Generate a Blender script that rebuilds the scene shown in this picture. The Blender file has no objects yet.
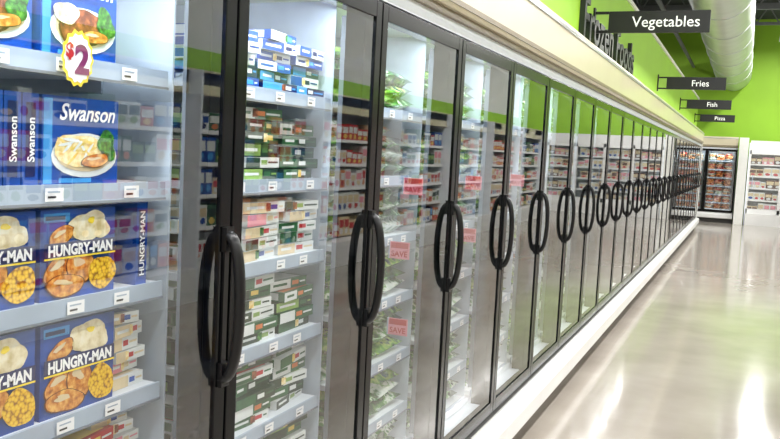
import bpy, math, random
from mathutils import Matrix, Vector, Euler
random.seed(7)
rad = math.radians
def s2l(c):
    return tuple(((v/12.92) if v<=0.04045 else ((v+0.055)/1.055)**2.4) for v in [x/255 for x in c])+(1.0,)

# ------------------------------------------------------------ materials
MATS={}
def M(name,col,rough=.5,metal=0.0,emis=0.0,nscale=8,namt=.06,coat=0.0,spec=.5,bump=0.0):
    if name in MATS: return MATS[name]
    m=bpy.data.materials.new(name); m.use_nodes=True
    nt=m.node_tree; b=nt.nodes['Principled BSDF']
    c=s2l(col)
    tc=nt.nodes.new('ShaderNodeTexCoord'); no=nt.nodes.new('ShaderNodeTexNoise')
    no.inputs['Scale'].default_value=nscale; no.inputs['Detail'].default_value=3
    nt.links.new(tc.outputs['Object'],no.inputs['Vector'])
    rp=nt.nodes.new('ShaderNodeValToRGB')
    rp.color_ramp.elements[0].position=.3; rp.color_ramp.elements[1].position=.7
    rp.color_ramp.elements[0].color=tuple(max(0,v*(1-namt)) for v in c[:3])+(1,)
    rp.color_ramp.elements[1].color=tuple(min(1,v*(1+namt)) for v in c[:3])+(1,)
    nt.links.new(no.outputs['Fac'],rp.inputs['Fac'])
    nt.links.new(rp.outputs['Color'],b.inputs['Base Color'])
    b.inputs['Roughness'].default_value=rough; b.inputs['Metallic'].default_value=metal
    b.inputs['Coat Weight'].default_value=coat; b.inputs['Coat Roughness'].default_value=.03
    b.inputs['Specular IOR Level'].default_value=spec
    if bump:
        bp=nt.nodes.new('ShaderNodeBump'); bp.inputs['Strength'].default_value=bump; bp.inputs['Distance'].default_value=.01
        nt.links.new(no.outputs['Fac'],bp.inputs['Height']); nt.links.new(bp.outputs['Normal'],b.inputs['Normal'])
    if emis:
        nt.links.new(rp.outputs['Color'],b.inputs['Emission Color']); b.inputs['Emission Strength'].default_value=emis
    MATS[name]=m; return m
def R(name,scale,stops,rough=.4,kind='noise',detail=4,stretch=(1,1,1),coat=0):
    m=bpy.data.materials.new(name); m.use_nodes=True
    nt=m.node_tree; b=nt.nodes['Principled BSDF']
    tc=nt.nodes.new('ShaderNodeTexCoord'); mp=nt.nodes.new('ShaderNodeMapping'); mp.inputs['Scale'].default_value=stretch
    nt.links.new(tc.outputs['Object'],mp.inputs['Vector'])
    if kind=='noise':
        no=nt.nodes.new('ShaderNodeTexNoise'); no.inputs['Detail'].default_value=detail; out=no.outputs['Fac']
    else:
        no=nt.nodes.new('ShaderNodeTexVoronoi'); out=no.outputs['Distance'] if kind=='vor' else no.outputs['Color']
    no.inputs['Scale'].default_value=scale
    nt.links.new(mp.outputs['Vector'],no.inputs['Vector'])
    rp=nt.nodes.new('ShaderNodeValToRGB')
    els=rp.color_ramp.elements
    while len(els)<len(stops): els.new(.5)
    for e,(p,c) in zip(els,stops):
        e.position=p; e.color=s2l(c)
    nt.links.new(out,rp.inputs['Fac']); nt.links.new(rp.outputs['Color'],b.inputs['Base Color'])
    b.inputs['Roughness'].default_value=rough; b.inputs['Coat Weight'].default_value=coat
    MATS[name]=m; return m

def glass_mat():
    m=bpy.data.materials.new('door_glass'); m.use_nodes=True; nt=m.node_tree
    for n in list(nt.nodes):
        if n.type!='OUTPUT_MATERIAL': nt.nodes.remove(n)
    out=[n for n in nt.nodes if n.type=='OUTPUT_MATERIAL'][0]
    tr=nt.nodes.new('ShaderNodeBsdfTransparent'); tr.inputs[0].default_value=(.93,.945,.95,1)
    gl=nt.nodes.new('ShaderNodeBsdfGlossy'); gl.inputs['Roughness'].default_value=.015; gl.inputs[0].default_value=(1,1,1,1)
    lw=nt.nodes.new('ShaderNodeLayerWeight'); lw.inputs['Blend'].default_value=.5
    pw=nt.nodes.new('ShaderNodeMath'); pw.operation='POWER'; pw.inputs[1].default_value=4.2
    nt.links.new(lw.outputs['Facing'],pw.inputs[0])
    ma=nt.nodes.new('ShaderNodeMath'); ma.operation='MULTIPLY_ADD'; ma.inputs[1].default_value=.85; ma.inputs[2].default_value=.14
    nt.links.new(pw.outputs[0],ma.inputs[0])
    mx=nt.nodes.new('ShaderNodeMixShader')
    nt.links.new(ma.outputs[0],mx.inputs[0]); nt.links.new(tr.outputs[0],mx.inputs[1]); nt.links.new(gl.outputs[0],mx.inputs[2])
    nt.links.new(mx.outputs[0],out.inputs[0]); MATS['door_glass']=m
    return m
glass_mat()
M('frame_black',(9,10,12),.16,coat=.0,namt=.15,spec=.24)
M('handle_black',(8,8,10),.38,coat=.1,namt=.1,spec=.35)
M('case_white',(232,238,244),.5,namt=.04)
M('divider_white',(178,190,202),.35,namt=.25,nscale=4)
M('lens_white',(110,118,128),.4,namt=.05)
M('rail_grey',(166,180,196),.3,namt=.1)
M('tag_white',(245,245,245),.5,namt=.03)
M('tag_yellow',(250,225,90),.5)
M('header_cream',(214,204,174),.3,namt=.03,coat=.3,nscale=2)
M('header_tan',(125,110,84),.35,namt=.08)
M('metal_strip',(190,190,188),.3,metal=.8)
M('bumper_white',(228,228,226),.35,namt=.03,nscale=3)
M('kick_dark',(44,41,38),.5)
M('green_paint',(152,202,44),.6,namt=.04,nscale=1.5)
M('wall_grey',(120,122,120),.8)
M('wall_white',(228,228,222),.7,namt=.03)
M('ceiling_dark',(58,60,62),.85,namt=.2,nscale=1.5)
M('steel_truss',(115,117,117),.6)
M('duct_metal',(205,208,208),.34,metal=.6,namt=.08,nscale=3)
M('sign_black',(20,20,22),.4)
M('sign_text',(250,250,250),.5,emis=.15)
M('letters_black',(20,26,22),.4)
M('lamp_housing',(225,225,225),.5)
# product colours
M('c_blue',(10,70,156),.3,namt=.35,nscale=9)
M('c_navy',(9,27,86),.3,namt=.2,nscale=14)
M('c_ltblue',(66,150,215),.3,namt=.2,nscale=14)
M('c_white',(226,230,228),.35,namt=.05)
M('c_green',(42,96,58),.35,namt=.3,nscale=20)
M('c_dkgreen',(18,54,36),.35,namt=.3,nscale=20)
M('c_lime',(134,166,84),.35,namt=.2,nscale=20)
M('c_yellow',(236,205,100),.35,namt=.15)
M('c_red',(190,32,42),.35,namt=.15)
M('c_orange',(215,122,66),.35,namt=.15)
M('c_pink',(232,146,160),.4)
M('c_purple',(120,25,90),.4)
M('c_beige',(220,200,160),.4,namt=.1,nscale=30)
M('c_brown',(90,44,15),.4,namt=.2,nscale=30)
M('text_white',(252,252,250),.4)
M('text_yellow',(250,220,60),.4)
R('food_chicken',70,[(.3,(140,74,20)),(.48,(208,128,40)),(.68,(240,188,100))])
R('food_potato',45,[(.3,(205,185,130)),(.55,(242,230,195)),(.75,(250,246,228))])
R('food_corn',130,[(0,(250,218,70)),(.5,(235,182,28)),(.8,(150,96,10))],kind='vor')
R('food_brown',70,[(.3,(70,25,10)),(.5,(130,60,28)),(.7,(190,110,60))])
R('food_green',120,[(.35,(16,60,18)),(.55,(50,125,36)),(.75,(110,175,64))])
R('food_pasta',80,[(.3,(225,180,90)),(.5,(248,226,160)),(.7,(255,246,215))])
R('bag_green',16,[(.36,(10,44,22)),(.47,(28,90,42)),(.55,(88,142,66)),(.60,(220,228,216)),(.64,(38,110,52))],.25,coat=.4)
R('bag_white',16,[(.36,(46,108,56)),(.44,(205,216,206)),(.56,(232,235,228)),(.62,(120,162,96)),(.68,(235,235,230))],.25,coat=.4)
R('bag_lime',18,[(.34,(20,78,44)),(.46,(92,150,50)),(.55,(168,192,98)),(.64,(24,74,84))],.25,coat=.4)
R('bag_red',16,[(.36,(140,20,25)),(.47,(200,56,40)),(.55,(235,196,168)),(.62,(225,142,60))],.25,coat=.4)
R('bag_orange',16,[(.36,(115,48,20)),(.47,(212,122,50)),(.56,(245,214,158)),(.64,(185,38,38))],.25,coat=.4)
R('bag_blue',16,[(.36,(20,46,112)),(.47,(56,112,188)),(.55,(228,232,238)),(.62,(28,74,140))],.25,coat=.4)

# floor
def floor_mat():
    m=bpy.data.materials.new('polished_floor'); m.use_nodes=True; nt=m.node_tree; b=nt.nodes['Principled BSDF']
    tc=nt.nodes.new('ShaderNodeTexCoord')
    n1=nt.nodes.new('ShaderNodeTexNoise'); n1.inputs['Scale'].default_value=1.3; n1.inputs['Detail'].default_value=7
    nt.links.new(tc.outputs['Object'],n1.inputs['Vector'])
    rp=nt.nodes.new('ShaderNodeValToRGB'); e=rp.color_ramp.elements
    e[0].position=.3; e[0].color=s2l((156,147,136)); e[1].position=.7; e[1].color=s2l((180,172,161))
    nt.links.new(n1.outputs['Fac'],rp.inputs['Fac']); nt.links.new(rp.outputs['Color'],b.inputs['Base Color'])
    n2=nt.nodes.new('ShaderNodeTexNoise'); n2.inputs['Scale'].default_value=2.5; n2.inputs['Detail'].default_value=3
    nt.links.new(tc.outputs['Object'],n2.inputs['Vector'])
    mr=nt.nodes.new('ShaderNodeMapRange'); mr.inputs[3].default_value=.06; mr.inputs[4].default_value=.18
    nt.links.new(n2.outputs['Fac'],mr.inputs[0]); nt.links.new(mr.outputs[0],b.inputs['Roughness'])
    bp=nt.nodes.new('ShaderNodeBump'); bp.inputs['Strength'].default_value=.06; bp.inputs['Distance'].default_value=.02
    nt.links.new(n2.outputs['Fac'],bp.inputs['Height']); nt.links.new(bp.outputs['Normal'],b.inputs['Normal'])
    b.inputs['Specular IOR Level'].default_value=.85
    MATS['polished_floor']=m
floor_mat()

# ------------------------------------------------------------ mesh builder
COL=bpy.context.scene.collection
class MB:
    def __init__(s): s.v=[]; s.f=[]; s.m=[]; s.sm=[]; s.mats=[]
    def mi(s,n):
        if n not in s.mats: s.mats.append(n)
        return s.mats.index(n)
    def add(s,vs,fs,mat,smooth=False):
        o=len(s.v); i=s.mi(mat); s.v+= [tuple(v) for v in vs]
        for f in fs: s.f.append(tuple(o+k for k in f)); s.m.append(i); s.sm.append(smooth)
    def box(s,a,b,mat,rot=None,ctr=None):
        x0,y0,z0=a;x1,y1,z1=b
        vs=[Vector(p) for p in [(x0,y0,z0),(x1,y0,z0),(x1,y1,z0),(x0,y1,z0),(x0,y0,z1),(x1,y0,z1),(x1,y1,z1),(x0,y1,z1)]]
        if rot is not None:
            c=Vector(ctr) if ctr else (Vector(a)+Vector(b))/2
            vs=[c+rot@(v-c) for v in vs]
        s.add(vs,[(0,3,2,1),(4,5,6,7),(0,1,5,4),(1,2,6,5),(2,3,7,6),(3,0,4,7)],mat)
    def cyl(s,p0,p1,r,mat,n=16,cap=True):
        s.tube([p0,p1],r,r,mat,n,cap)
    def tube(s,path,rx,ry,mat,n=12,cap=True,up=(0,1,0)):
        P=[Vector(p) for p in path]; o=[]
        for i,p in enumerate(P):
            t=(P[min(i+1,len(P)-1)]-P[max(i-1,0)]).normalized()
            a=Vector(up)
            if abs(t.dot(a))>.95: a=Vector((1,0,0))
            b=t.cross(a).normalized(); a=b.cross(t).normalized()
            for k in range(n):
                th=2*math.pi*k/n
                o.append(p+a*math.cos(th)*ry+b*math.sin(th)*rx)
        fs=[]
        for i in range(len(P)-1):
            for k in range(n):
                fs.append((i*n+k,i*n+(k+1)%n,(i+1)*n+(k+1)%n,(i+1)*n+k))
        s.add(o,fs,mat,True)
        if cap:
            s.add(o[:n],[tuple(range(n))],mat); s.add(o[-n:],[tuple(range(n))[::-1]],mat)
    def rect(s,x,y0,z0,y1,z1,mat):   # facing +x
        s.add([(x,y0,z0),(x,y1,z0),(x,y1,z1),(x,y0,z1)],[(0,1,2,3)],mat)
    def blob(s,x,cy,cz,ry,rz,mat,seed=0,wob=.12,n=22,ang=0):
        rn=random.Random(seed); ph=[rn.random()*6.28 for _ in range(3)]
        vs=[]
        for k in range(n):
            t=2*math.pi*k/n
            w=1+wob*(math.sin(2*t+ph[0])+.7*math.sin(3*t+ph[1])+.5*math.sin(5*t+ph[2]))/1.6
            a=ry*w*math.cos(t); b=rz*w*math.sin(t)
            vs.append((x,cy+a*math.cos(ang)-b*math.sin(ang),cz+a*math.sin(ang)+b*math.cos(ang)))
        s.add(vs,[tuple(range(n))],mat)
    def pillow(s,c,size,rot,mat,rn):
        nu,nv=7,6; C=Vector(c)
        ph=[rn.random()*6 for _ in range(4)]
        for sg in (1,-1):
            vs=[]
            for i in range(nu):
                for j in range(nv):
                    u=-1+2*i/(nu-1); v=-1+2*j/(nv-1)
                    h=max(0,(1-u**4))**.5*max(0,(1-v**4))**.5
                    h*=1+.22*math.sin(3*u+ph[0])*math.cos(2.6*v+ph[1])+.1*math.sin(7*u+ph[2]+5*v)
                    vs.append(C+rot@Vector((u*size[0]/2,v*size[1]/2*(1+.03*math.sin(4*u+ph[3])),sg*h*size[2]/2)))
            fs=[]
            for i in range(nu-1):
                for j in range(nv-1):
                    q=(i*nv+j,(i+1)*nv+j,(i+1)*nv+j+1,i*nv+j+1)
                    fs.append(q if sg>0 else q[::-1])
            s.add(vs,fs,mat,True)
    def text(s,txt,size,mat,mtx,ext=0.0,shear=0.0,align='LEFT',offset=0.0,xs=1.0):
        cu=bpy.data.curves.new('t','FONT'); cu.body=txt; cu.size=size; cu.extrude=ext; cu.shear=shear
        cu.align_x=align; cu.offset=offset; cu.resolution_u=3
        ob=bpy.data.objects.new('t',cu); COL.objects.link(ob)
        dg=bpy.context.evaluated_depsgraph_get(); me=bpy.data.meshes.new_from_object(ob.evaluated_get(dg))
        vs=[mtx@Vector((v.co.x*xs,v.co.y,v.co.z)) for v in me.vertices]
        s.add(vs,[tuple(p.vertices) for p in me.polygons],mat)
        bpy.data.objects.remove(ob); bpy.data.curves.remove(cu); bpy.data.meshes.remove(me)
    def mesh(s,name):
        me=bpy.data.meshes.new(name); me.from_pydata(s.v,[],s.f)
        for n in s.mats: me.materials.append(MATS[n])
        me.polygons.foreach_set('material_index',s.m); me.polygons.foreach_set('use_smooth',s.sm)
        me.update(); return me
    def obj(s,name,parent=None,bevel=0):
        return link(name,s.mesh(name),parent,bevel)
def link(name,me,parent=None,bevel=0,loc=None,rot=None):
    ob=bpy.data.objects.new(name,me); COL.objects.link(ob)
    if parent: ob.parent=parent
    if loc: ob.location=loc
    if rot: ob.rotation_euler=rot
    if bevel:
        b=ob.modifiers.new('bevel','BEVEL'); b.width=bevel; b.segments=2; b.limit_method='ANGLE'
    return ob
def empty(name,loc,rot=(0,0,0)):
    e=bpy.data.objects.new(name,None); COL.objects.link(e); e.location=loc; e.rotation_euler=rot; return e
def TX(x,y,z):  # text facing +x
    return Matrix.Translation((x,y,z))@Euler((rad(90),0,rad(90))).to_matrix().to_4x4()
def TY(x,y,z):  # text facing -y
    return Matrix.Translation((x,y,z))@Euler((rad(90),0,0)).to_matrix().to_4x4()
def RZ(a): return Matrix.Rotation(a,3,'Z')

# ------------------------------------------------------------ dimensions
W=.77; Y0=.79; NB=27; KMIN=-3
SH=[1.69,1.45,1.23,1.0,.77,.55]; DECK=.36
ZB,ZT=.29,1.99
XF=-.12   # shelf front

# unit meshes (local y 0..W, front = +x)
mb=MB()
mb.box((-.90,0,.30),(-.84,W,2.0),'case_white')
mb.box((-.84,0,2.0),(.0,W,2.06),'case_white')
mb.box((-.84,0,.22),(-.03,W,DECK-.03),'case_white')
mb.box((-.84,0.05,DECK-.02),(-.10,W-.05,DECK),'case_white')
mb.box((-.84,W-.046,DECK),(-.125,W-.040,1.99),'divider_white')
for z in SH:
    mb.box((-.80,.035,z-.018),(XF,W-.075,z),'case_white')
    mb.box((-.80,.03,z-.05),(-.3,.035,z),'rail_grey'); mb.box((-.80,W-.075,z-.05),(-.3,W-.07,z),'rail_grey')
for y in (.06,W-.09): mb.box((-.84,y,.36),(-.81,y+.03,1.98),'rail_grey')
ME_CAB=mb.mesh('cabinet')
mb=MB()
rn=random.Random(3)
for z in SH+[DECK+.01]:
    mb.box((XF,.035,z-.034),(XF+.006,W-.075,z+.003),'rail_grey')
    mb.box((XF+.006,.035,z-.036),(XF+.009,W-.075,z-.031),'lens_white')
    for i in range(4):
        y=.06+i*.16+rn.uniform(-.03,.03)
        mb.rect(XF+.0095,y,z-.028,y+.045,z-.003,'tag_white'); mb.rect(XF+.0102,y+.006,z-.022,y+.026,z-.018,'kick_dark')
        mb.rect(XF+.0102,y+.006,z-.012,y+.036,z-.009,'rail_grey')
ME_RAIL=mb.mesh('price_rails')
mb=MB()
mb.box((-.09,-.042,.25),(-.028,.042,2.04),'frame_black')
mb.box((-.09,.042,ZB-.03),(-.028,W-.042,ZB+.03),'frame_black')
mb.box((-.09,.042,ZT-.03),(-.028,W-.042,ZT+.05),'frame_black')
ME_MULL=mb.mesh('mullion')
mb=MB(); mb.box((-.118,-.018,.40),(-.091,.018,1.95),'lens_white'); ME_LENS=mb.mesh('lamp_lens')
mb=MB()
g=.004; st=.040
mb.box((-.026,g,ZB),(.012,g+st,ZT),'frame_black'); mb.box((-.026,W-g-st,ZB),(.012,W-g,ZT),'frame_black')
mb.box((-.026,g+st,ZB),(.012,W-g-st,ZB+.06),'frame_black'); mb.box((-.026,g+st,ZT-.05),(.012,W-g-st,ZT),'frame_black')
ME_FRAME=mb.mesh('door_frame')
mb=MB(); mb.rect(.006,g+st-.002,ZB+.058,W-g-st+.002,ZT-.048,'door_glass'); ME_GLASS=mb.mesh('door_glass')
mb=MB()
path=[]
for i in range(25):
    t=math.pi*i/24
    path.append((.012+.043*math.sin(t)**.75 if 0<i<24 else .008,W-.020,1.18+.163*math.cos(t)))
mb.tube(path,.0115,.016,'handle_black',12)
mb.box((.011,W-.035,1.305),(.024,W-.006,1.36),'handle_black'); mb.box((.011,W-.035,1.0),(.024,W-.006,1.055),'handle_black')
mb.box((.011,W-.029,1.05),(.017,W-.012,1.31),'handle_black')
ME_HANDLE=mb.mesh('handle')
mb=MB()
mb.box((-.84,0,.14),(.0,W,.22),'bumper_white')
mb.box((-.03,0,.22),(.02,W,.275),'metal_strip')
# bumper profile
pr=[(.0,.12),(.075,.12),(.088,.135),(.088,.225),(.075,.245),(.02,.262),(.0,.262)]
vs=[(x,0,z) for x,z in pr]+[(x,W,z) for x,z in pr]; n=len(pr)
mb.add(vs,[(i,(i+1)%n,n+(i+1)%n,n+i)[::-1] for i in range(n)]+[tuple(range(n)),tuple(range(n,2*n))[::-1]],'bumper_white')
mb.box((-.80,0,0),(-.02,W,.14),'kick_dark')
ME_BASE=mb.mesh('base')
mb=MB()
mb.box((-.10,0,2.045),(.018,W,2.075),'header_tan')
pr=[(-.06,2.07),(.035,2.07),(.045,2.085),(.045,2.29),(.03,2.335),(-.15,2.335),(-.15,2.06)]
vs=[(x,0,z) for x,z in pr]+[(x,W,z) for x,z in pr]; n=len(pr)
mb.add(vs,[(i,(i+1)%n,n+(i+1)%n,n+i)[::-1] for i in range(n)]+[tuple(range(n)),tuple(range(n,2*n))[::-1]],'header_cream')
mb.box((.045,0,2.285),(.052,W,2.305),'metal_strip')
mb.box((.045,0,2.085),(.05,W,2.105),'header_tan')
ME_HEAD=mb.mesh('canopy')
LI=bpy.data.lights.new('case_tube','AREA'); LI.shape='RECTANGLE'; LI.size=.04; LI.size_y=.6; LI.energy=5.2; LI.color=(.86,.94,1)

def unit(loc,rot=0,light=True):
    e=empty('glass_door_freezer',loc,(0,0,rot))
    link('cabinet',ME_CAB,e); link('price_rails',ME_RAIL,e); link('mullion',ME_MULL,e)
    link('lamp_lens',ME_LENS,e); link('door_frame',ME_FRAME,e,.002); link('door_glass',ME_GLASS,e)
    link('handle',ME_HANDLE,e); link('base',ME_BASE,e); link('canopy',ME_HEAD,e)
    if light:
        lo=link('case_tube',LI,e,loc=(-.055,W/2,1.955),rot=(0,rad(20),0))
    return e
for k in range(KMIN,NB): unit((0,Y0+W*k,0),light=k>-2)
YEND=Y0+W*NB
mb=MB(); mb.box((-.9,YEND+.002,0),(.03,YEND+.05,2.335),'wall_white'); mb.obj('freezer_end_panel')
mb=MB(); mb.box((-.9,Y0+W*KMIN-.12,0),(.03,Y0+W*KMIN-.07,2.335),'wall_white'); mb.obj('freezer_end_panel')

# ------------------------------------------------------------ products
def carton(m,x1,y0,z0,dx,w,h,mat,side=None):
    m.box((x1-dx,y0,z0),(x1,y0+w,z0+h),mat)
def piece(m,x,cy,cz,ry,rz,seed,ang,mat='food_chicken',out='c_brown'):
    m.blob(x,cy,cz,ry*1.07,rz*1.09,out,seed,.10,22,ang); m.blob(x+.0003,cy,cz+rz*.04,ry,rz,mat,seed,.10,22,ang)
    m.blob(x+.0005,cy-ry*.15,cz+rz*.35,ry*.45,rz*.28,'c_beige' if mat=='food_chicken' else mat,seed+1,.3,14,ang)
def dinner(m,x1,y0,z0,w,h,dx=.04,seed=0):
    carton(m,x1,y0,z0,dx,w,h,'c_blue'); e=.0008
    m.rect(x1+e,y0+.004,z0+.004,y0+w-.004,z0+h-.004,'c_blue')
    m.rect(x1+2*e,y0+w*.03,z0+h*.86,y0+w*.36,z0+h*.96,'c_ltblue')
    m.rect(x1+2.4*e,y0+w*.05,z0+h*.885,y0+w*.30,z0+h*.93,'c_navy')
    for i,(a,b,c,d) in enumerate(((.50,.80,.15,.14),(.66,.84,.17,.13),(.76,.75,.14,.12),(.60,.73,.2,.11))):
        m.blob(x1+(3+.4*i)*e,y0+w*a,z0+h*b,w*c,h*d,'food_potato',seed+i,.14)
    m.blob(x1+5*e,y0+w*.64,z0+h*.86,w*.05,h*.035,'text_yellow',seed+5,.2)
    piece(m,x1+3.2*e,y0+w*.25,z0+h*.70,w*.17,h*.10,seed+9,.5)
    piece(m,x1+4*e,y0+w*.24,z0+h*.34,w*.20,h*.15,seed+12,.4)
    piece(m,x1+4.8*e,y0+w*.50,z0+h*.33,w*.17,h*.19,seed+13,-.5)
    piece(m,x1+5.6*e,y0+w*.30,z0+h*.15,w*.24,h*.12,seed+14,-.1)
    m.blob(x1+6.6*e,y0+w*.80,z0+h*.24,w*.185,h*.20,'food_corn',seed+3,.10)
    m.rect(x1+7.4*e,y0+w*.02,z0+h*.47,y0+w*.98,z0+h*.635,'c_navy')
    m.rect(x1+7.8*e,y0+w*.02,z0+h*.455,y0+w*.98,z0+h*.475,'text_yellow')
    m.text('HUNGRY-MAN',h*.165,'text_white',TX(x1+8.4*e,y0+w*.5,z0+h*.495),align='CENTER',offset=.0013,xs=w/(h*.165)*.130)
def spine(m,x1,y0,z0,w,h,dx,lab='HUNGRY-MAN'):
    carton(m,x1,y0,z0,dx,w,h,'c_blue'); e=.0008
    m.rect(x1+e,y0+w*.2,z0+h*.1,y0+w*.8,z0+h*.9,'c_navy')
    mt=TX(x1+2*e,y0+w*.72,z0+h*.5)@Matrix.Rotation(rad(90),4,'Z')
    m.text(lab,w*.62,'text_white',mt,align='CENTER',offset=.0005)
def swan(m,x1,y0,z0,w,h,dx=.04,food='food_pasta',seed=0,title='Swanson'):
    carton(m,x1,y0,z0,dx,w,h,'c_blue'); e=.0008
    m.rect(x1+e,y0+.003,z0+h*.0+.003,y0+w*.12,z0+h*.97,'c_ltblue')
    m.blob(x1+2*e,y0+w*.54,z0+h*.34,w*.43,h*.26,'c_white',seed,.02)
    m.blob(x1+3*e,y0+w*.54,z0+h*.35,w*.37,h*.20,'c_beige',seed,.02)
    if food=='food_pasta':
        m.blob(x1+4*e,y0+w*.45,z0+h*.40,w*.30,h*.20,food,seed+1,.15)
        rn=random.Random(seed)
        for i in range(14):
            m.blob(x1+(4.4+.1*i)*e,y0+w*(.45+rn.uniform(-.2,.2)),z0+h*(.40+rn.uniform(-.1,.12)),w*.10,h*.018,'c_white' if i%2 else 'c_yellow',i,.1,10,rn.uniform(-1,1))
    else:
        piece(m,x1+4*e,y0+w*.52,z0+h*.36,w*.30,h*.20,seed+1,.2,'food_brown'); m.blob(x1+4.9*e,y0+w*.30,z0+h*.50,w*.15,h*.13,'food_potato',seed,.15)
    m.blob(x1+6*e,y0+w*.82,z0+h*.46,w*.13,h*.17,'food_green',seed+2,.25)
    piece(m,x1+6.6*e,y0+w*.66,z0+h*.28,w*.19,h*.07,seed+3,.1)
    m.text(title,h*.26,'text_white',TX(x1+8*e,y0+w*.54,z0+h*.74),align='CENTER',shear=.3,offset=.0008,xs=w/(h)*.80)
    m.rect(x1+8*e,y0+w*.18,z0+h*.03,y0+w*.60,z0+h*.08,'c_ltblue')
def flats(m,y0,w,z0,n,th,pal,rn,x1=-.135,dx=.15):
    z=z0
    for i in range(n):
        h=th*rn.uniform(.9,1.1); dy=rn.uniform(-.014,.014); xo=rn.uniform(-.026,.006)
        base,c1,c2=rn.choice(pal); R_=RZ(rn.uniform(-.12,.12)); c=Vector((x1+xo-dx/2,y0+w/2+dy,z+h/2))
        def rot(vs): return [c+R_@(Vector(v)-c) for v in vs]
        a=(x1+xo-dx,y0+dy,z+.0006); b=(x1+xo,y0+w+dy,z+h-.0018)
        m.box(a,b,base,R_)
        X=b[0]+.0006
        def r(ya,yb,za,zb,mt,lift=0):
            m.add(rot([(X+lift,a[1]+w*ya,z+h*za),(X+lift,a[1]+w*yb,z+h*za),(X+lift,a[1]+w*yb,z+h*zb),(X+lift,a[1]+w*ya,z+h*zb)]),[(0,1,2,3)],mt)
        q=rn.uniform(.35,.62)
        r(.0,q,.04,.92,c1); r(q+.04,q+.22,.3,.7,c2); r(q+.25,.95,.42,.58,c1,.0002)
        if rn.random()<.6: r(.08,q-.10,.38,.62,'c_white' if c1!='c_white' else base,.0004)
        if rn.random()<.5: r(q-.06,q+.05,.15,.85,rn.choice(['food_green','food_pasta','food_brown','c_yellow']),.0006)
        # label on the -y end
        Y=a[1]-.0006
        m.add(rot([(a[0]+.01,Y,z+h*.15),(b[0]-.02,Y,z+h*.15),(b[0]-.02,Y,z+h*.85),(a[0]+.01,Y,z+h*.85)]),[(0,1,2,3)],c1)
        # print on top
        T=b[2]+.0006
        m.add(rot([(a[0]+.02,a[1]+.01,T),(b[0]-.01,a[1]+.01,T),(b[0]-.01,b[1]-.02,T),(a[0]+.02,b[1]-.02,T)]),[(0,1,2,3)],rn.choice([c1,c2,base]))
        z+=h
PG=[('c_white','c_green','c_red'),('c_green','c_dkgreen','c_yellow'),('c_dkgreen','c_green','c_white'),('c_white','c_dkgreen','c_lime'),('c_green','c_white','c_orange'),('c_dkgreen','c_lime','c_green')]
PB=[('c_blue','c_white','c_ltblue'),('c_white','c_blue','c_navy'),('c_navy','c_ltblue','c_white')]
PR=[('c_red','c_white','c_yellow'),('c_white','c_red','c_orange'),('c_orange','c_white','c_red'),('c_beige','c_red','c_white')]
PW=[('c_white','c_beige','c_red'),('c_white','c_pink','c_beige'),('c_white','c_beige','c_blue')]
PM=PG+PB+PR+PW

# bay 0 : frozen dinners (real positions)
fx=XF-.012
m=MB()
dinner(m,fx,1.152,1.23,.197,.174,seed=1); dinner(m,fx,.943,1.23,.197,.174,seed=11); dinner(m,fx-.055,1.30,1.23,.110,.172,seed=21)
spine(m,fx+.004,1.412,1.23,.034,.180,.17)
dinner(m,fx,1.156,1.0,.197,.184,seed=31); dinner(m,fx,.946,1.0,.197,.184,seed=41)
dinner(m,fx-.055,1.146,1.0,.150,.180,seed=32); dinner(m,fx-.055,.930,1.23,.20,.170,seed=42)
dinner(m,fx,.80+.055,1.0,.08,.182,seed=51)
m.obj('frozen_dinner_boxes')
m=MB()
swan(m,fx,1.152,1.45,.200,.168,seed=3)
for i in range(4): spine(m,fx,.987+.040*i,1.45,.037,.168,.2,'Swanson')
swan(m,fx,1.145,1.69,.195,.165,food='food_brown',seed=8)
swan(m,fx,.93,1.69,.195,.165,food='food_brown',seed=18)
m.obj('frozen_entree_boxes')
m=MB(); rn=random.Random(5)
flats(m,1.365,.10,1.0,6,.028,PW,rn,x1=fx-.02,dx=.2)
flats(m,1.36,.10,.77,7,.025,PW,rn,x1=fx-.02,dx=.2)
for z in (.77,.55,.36):
    for y in (.86,1.04,1.22): flats(m,y,.155,z,5 if z>.4 else 4,.03,PW+PR[:2],rn,x1=fx-.01,dx=.2)
m.obj('boxed_frozen_meals')
# price sign $2
m=MB()
vs=[];n=28; PX=XF+.024; cy,cz=1.200,1.688
for i in range(n):
    t=2*math.pi*i/n; r=(.043 if i%2 else .048); vs.append((PX,cy+r*.86*math.cos(t),cz+r*1.12*math.sin(t)))
m.add(vs,[tuple(range(n))],'text_yellow')
m.add([(PX+.0006,cy+(v[1]-cy)*.86,cz+(v[2]-cz)*.86) for v in vs],[tuple(range(n))],'tag_white')
m.text('2',.072,'c_purple',TX(PX+.0015,cy-.008,cz-.026),offset=.003)
m.text('$',.036,'c_red',TX(PX+.0018,cy-.031,cz+.001),offset=.0015)
m.box((XF+.009,cy-.006,cz-.02),(PX-.0005,cy+.008,cz-.005),'rail_grey')
m.obj('price_sign')

# bay 1 : stacks of flat boxes
m=MB(); rn=random.Random(12); b=Y0+W
for i,(y,nn) in enumerate([(b+.16,5),(b+.34,6),(b+.51,5)]): flats(m,y,.165,1.69,nn,.029,PB,rn)
for z,ns in ((1.45,(5,6,5)),(1.23,(6,5,5)),(1.0,(6,6,5)),(.77,(6,6,6)),(.55,(5,6,6)),(.36,(5,5,5))):
    for i,nn in enumerate(ns):
        flats(m,b+.055+i*.213,.19,z,nn,.032,(PG if z not in (1.23,) else PG[:1]+PG[3:4]+PW),rn)
        flats(m,b+.055+i*.213,.19,z,nn,.031,PG,rn,x1=-.32)
m.obj('boxed_frozen_meals')

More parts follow.
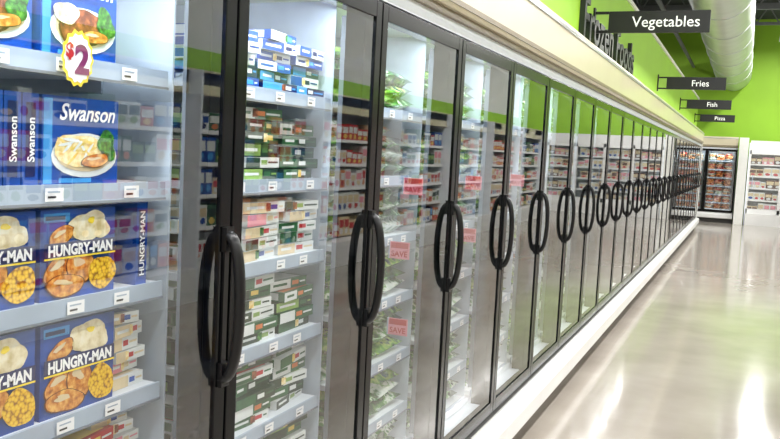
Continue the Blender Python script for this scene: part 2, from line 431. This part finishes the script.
# bags bay meshes
def bagbay(seed,pal):
    m=MB(); rn=random.Random(seed)
    for z in SH+[DECK]:
        for i in range(3):
            zz=z+.026
            nl=rn.choice([4,4,4,3])
            for j in range(nl):
                c=(-.135-.11+rn.uniform(-.015,.0),.142+i*.212+rn.uniform(-.010,.010),zz)
                rot=Euler((rn.uniform(-.10,.10),rn.uniform(-.10,.04),rn.uniform(-.12,.12))).to_matrix()
                m.pillow(c,(.22,.212,.060),rot,rn.choice(pal),rn)
                zz+=.044
            for j in range(2):
                c=(-.50,.142+i*.21,z+.05+.085*j); m.pillow(c,(.26,.215,.1),Matrix.Identity(3),rn.choice(pal),rn)
    return m.mesh('bags')
def boxbay(seed,pal):
    m=MB(); rn=random.Random(seed)
    for z in SH+[DECK]:
        for i in range(3): flats(m,.05+i*.213,.195,z,rn.choice([3,4,4]),.044,pal,rn)
    return m.mesh('boxes')
VEG=['bag_green','bag_green','bag_white','bag_lime','bag_green']
MIX=['bag_green','bag_white','bag_lime','bag_red']
POT=['bag_red','bag_orange','bag_white','bag_orange']
BL=['bag_blue','bag_orange','bag_red','bag_white']
bags=[bagbay(1,VEG),bagbay(2,VEG),bagbay(3,MIX),bagbay(4,POT),bagbay(5,BL)]
bxs=[boxbay(6,PM),boxbay(7,PR+PW)]
seq={2:bags[0],3:bags[1],4:bags[0],5:bags[2],6:bags[1],7:bags[2]}
for k in range(KMIN,NB):
    if k in (0,1): continue
    me=seq.get(k)
    nm='frozen_vegetable_bags'
    if me is None:
        if k<0: me=bags[0]
        else:
            me=[bags[3],bxs[1],bags[4],bags[3],bxs[0],bags[3],bxs[1]][k%7]
            nm='frozen_pizza_boxes' if me in bxs else 'frozen_fries_bags'
    link(nm,me,loc=(0,Y0+W*k,0))

# save flags
def save(x,y,z,w=.080,h=.062):
    m=MB(); m.box((x,y,z),(x+w,y+.002,z+h),'c_pink')
    m.add([(x+.004,y-.0008,z+h*.62),(x+w-.004,y-.0008,z+h*.62),(x+w-.004,y-.0008,z+h*.95),(x+.004,y-.0008,z+h*.95)],[(0,1,2,3)],'c_red')
    m.text('SAVE',h*.46,'c_red',TY(x+w/2,y-.0015,z+h*.14),align='CENTER',offset=.0006)
    m.box((x-.004,y-.004,z),(x,y+.006,z+h),'rail_grey')
    m.obj('shelf_price_flag')
for y,z in ((2.86,1.385),(2.76,1.155),(2.78,.87),(3.60,1.385),(3.56,1.15),(4.38,1.385)):
    save(XF+.012,y,z,w=.076)

# ------------------------------------------------------------ store shell
XL,XR,YB,YF,ZC=-3.0,9.0,25.2,-7.0,5.6
def plane(name,a,b,mat):
    m=MB(); m.box(a,b,mat); return m.obj(name)
plane('floor',(XL,YF,-.1),(XR,YB,0),'polished_floor')
plane('ceiling',(XL,YF,ZC),(XR,YB,ZC+.1),'ceiling_dark')
plane('wall_left',(XL-.1,YF,0),(XL,YB,ZC),'wall_grey')
plane('wall_right',(XR,YF,0),(XR+.1,YB,ZC),'wall_white')
plane('wall_front',(XL,YF-.1,0),(XR,YF,ZC),'wall_white')
plane('wall_back',(XL,YB,0),(XR,YB+.1,ZC),'green_paint')
# green fascia over the freezers
m=MB(); m.box((-.25,Y0+W*KMIN,2.336),(-.15,YEND+.05,3.12),'green_paint'); m.box((-.26,Y0+W*KMIN,3.12),(-.13,YEND+.05,3.16),'wall_white')
m.obj('wall_fascia')
# big letters
m=MB(); m.text('Frozen Foods',.42,'letters_black',TX(-.13,6.15,2.45),ext=.02,offset=.006,xs=1.25)
m.obj('wall_lettering')
# hanging aisle signs
for t,y,al in (('Vegetables',6.76,0),('Fries',11.9,0),('Fish',16.0,0),('Pizza',20.6,0)):
    e=empty('hanging_aisle_sign',(0,y,0))
    m=MB(); m.box((-.03,-.012,2.545),(.72,.012,2.712),'sign_black'); m.obj('panel',e,.003)
    m=MB(); m.text(t,.116,'sign_text',TY(.40,-.0135,2.59),align='CENTER',offset=.0002); m.obj('lettering',e)
    m=MB(); m.box((-.15,-.01,2.692),(-.03,.01,2.712),'sign_black'); m.box((-.15,-.01,2.545),(-.03,.01,2.565),'sign_black')
    m.box((-.15,-.03,2.52),(-.135,.03,2.74),'sign_black'); m.obj('bracket',e)
# duct
m=MB()
m.tube([(.52,6,4.10),(.52,YB-.02,4.10)],.46,.46,'duct_metal',36)
for y in range(7,25,2): m.tube([(.52,y,4.10),(.52,y+.05,4.10)],.47,.47,'duct_metal',36)
m.obj('air_duct')
m=MB()
for x,z,r in ((-.75,3.7,.06),(-1.0,3.9,.05),(-.55,4.3,.04)): m.cyl((x,-3,z),(x,YB-.05,z),r,'steel_truss',12)
m.obj('ceiling_pipes')
# trusses
m=MB()
for y in [YF+1+i*2.2 for i in range(14)]:
    m.box((XL,y,ZC-.10),(XR,y+.08,ZC-.02),'steel_truss'); m.box((XL,y,ZC-.55),(XR,y+.06,ZC-.48),'steel_truss')
    x=XL
    while x<XR-.5:
        m.cyl((x,y+.03,ZC-.5),(x+.25,y+.03,ZC-.08),.018,'steel_truss',6); m.cyl((x+.25,y+.03,ZC-.08),(x+.5,y+.03,ZC-.5),.018,'steel_truss',6); x+=.5
m.obj('ceiling_trusses')
# lamps
def lamp_row(x,z,power,w=.16):
    e=empty('strip_light',(x,0,z))
    m=MB(); y=-6
    while y<24:
        m.box((-.12,y,.0),(.12,y+2.3,.07),'lamp_housing'); m.cyl((0,y+.3,.07),(0,y+.3,ZC-z),.008,'steel_truss',6); m.cyl((0,y+2,.07),(0,y+2,ZC-z),.008,'steel_truss',6); y+=2.5
    m.obj('housing',e)
    y=-6
    L=bpy.data.lights.new('tube','AREA'); L.shape='RECTANGLE'; L.size=w; L.size_y=2.2; L.energy=power/12; L.color=(1,.99,.98)
    while y<24:
        ob=bpy.data.objects.new('tube',L); COL.objects.link(ob); ob.parent=e; ob.location=(0,y+1.15,-.01); y+=2.5
lamp_row(1.68,4.8,950); lamp_row(5.2,4.8,850); lamp_row(-1.7,4.8,250)

# opposite display run and back run
def openbay(seed,L=2.4,doors=False):
    m=MB(); rn=random.Random(seed)
    m.box((-.8,0,0),(-.72,L,2.2),'case_white'); m.box((-.8,0,0),(0,L,.32),'bumper_white')
    m.box((-.8,0,2.08),(-.15,L,2.2),'case_white'); m.box((-.2,0,1.98),(-.15,L,2.22),'header_cream')
    m.box((-.8,-.03,0),(0 if not doors else -.12,0,2.2),'case_white')
    zs=[.34,.68,1.0,1.32,1.64]
    for z in zs[1:]:
        m.box((-.72,0,z-.02),(-.2,L,z),'case_white'); m.box((-.2,0,z-.035),(-.195,L,z+.005),'tag_white')
    if doors:
        m.box((-.16,0,.32),(-.12,L,.44),'bumper_white'); m.box((-.2,0,1.9),(-.12,L,2.26),'bumper_white')
        for i in range(4): m.box((-.16,max(0,i*.8-.035),.32),(-.12,min(L,i*.8+.035),2.0),'bumper_white')
        for i in range(3): m.box((-.11,i*.8+.10,.95),(-.09,i*.8+.12,1.35),'rail_grey')
        m.rect(-.135,0,.44,L,1.9,'door_glass')
    return m,rn,zs
def fill(m,rn,zs,L,pal,x1=-.22):
    for z in zs:
        y=.02
        while y<L-.2:
            w=rn.uniform(.12,.2); h=rn.uniform(.16,.27); b_,c1,c2=rn.choice(pal)
            for j in range(rn.choice([1,2])):
                if y+w>L-.02: break
                m.box((x1-.2,y,z),(x1,y+w-.008,z+h),b_)
                m.rect(x1+.001,y+.01,z+h*.45,y+w-.018,z+h*.85,c1); m.blob(x1+.001,y+w/2,z+h*.25,w*.3,h*.16,c2,int(rn.random()*99),.1,12)
                y+=w
ms=[]
for sd in (1,2,3,4):
    m,rn_,zs=openbay(sd,doors=(sd==4)); a=m.mesh('case')
    q=MB(); fill(q,rn_,zs,2.4,{1:PM,2:PR+PW,3:PM,4:PW+PW+[('c_beige','c_brown','c_red'),('c_pink','c_beige','c_white'),('c_brown','c_beige','c_white')]}[sd]); ms.append((a,q.mesh('goods')))
for i in range(9):
    e=empty('open_display_case',(3.7,1.6+2.45*i,0),(0,0,math.pi)); a,g_=ms[i%3]
    link('case',a,e); link('goods',g_,e)
m=MB(); m.box((4.52,-.8,0),(4.6,21.3,4.0),'wall_white'); m.box((4.50,-.8,2.30),(4.52,21.3,2.52),'green_paint'); m.obj('wall_reflector')  # unseen wall added in white so the door glass reflects whitish
# back run
YBK=24.3
for i in range(2): unit((-.74+W*i,YBK,0),-math.pi/2)
for i in range(2):
    link('frozen_fries_bags' if i else 'frozen_pizza_boxes',[bxs[1],bags[3]][i],loc=(-.74+W*i,YBK,0),rot=(0,0,-math.pi/2))
m=MB(); m.box((.83,YBK-.35,0),(1.06,YBK+.5,2.32),'wall_white'); m.obj('column',bevel=.004)
for i in range(3):
    e=empty('display_case',(1.11+2.44*i,YBK-.2,0),(0,0,-math.pi/2)); a,g_=ms[3]
    link('case',a,e); link('goods',g_,e)

# ------------------------------------------------------------ camera
D,H=1.06,1.55; th,p,r=rad(23.04),rad(4.86),rad(2.9)
Rm=Matrix.Rotation(th,4,'Z')@Matrix.Rotation(math.pi/2-p,4,'X')@Matrix.Rotation(r,4,'Z')
cam=bpy.data.cameras.new('camera'); cam.sensor_width=36; cam.lens=829/780*36; cam.clip_start=.05
co=bpy.data.objects.new('camera',cam); COL.objects.link(co); co.matrix_world=Matrix.Translation((D,0,H))@Rm
bpy.context.scene.camera=co
w=bpy.data.worlds.new('world'); bpy.context.scene.world=w; w.use_nodes=True
w.node_tree.nodes['Background'].inputs[0].default_value=(1,1,1,1); w.node_tree.nodes['Background'].inputs[1].default_value=.5
bpy.context.scene.view_settings.view_transform='Standard'
bpy.context.scene.view_settings.exposure=0.28
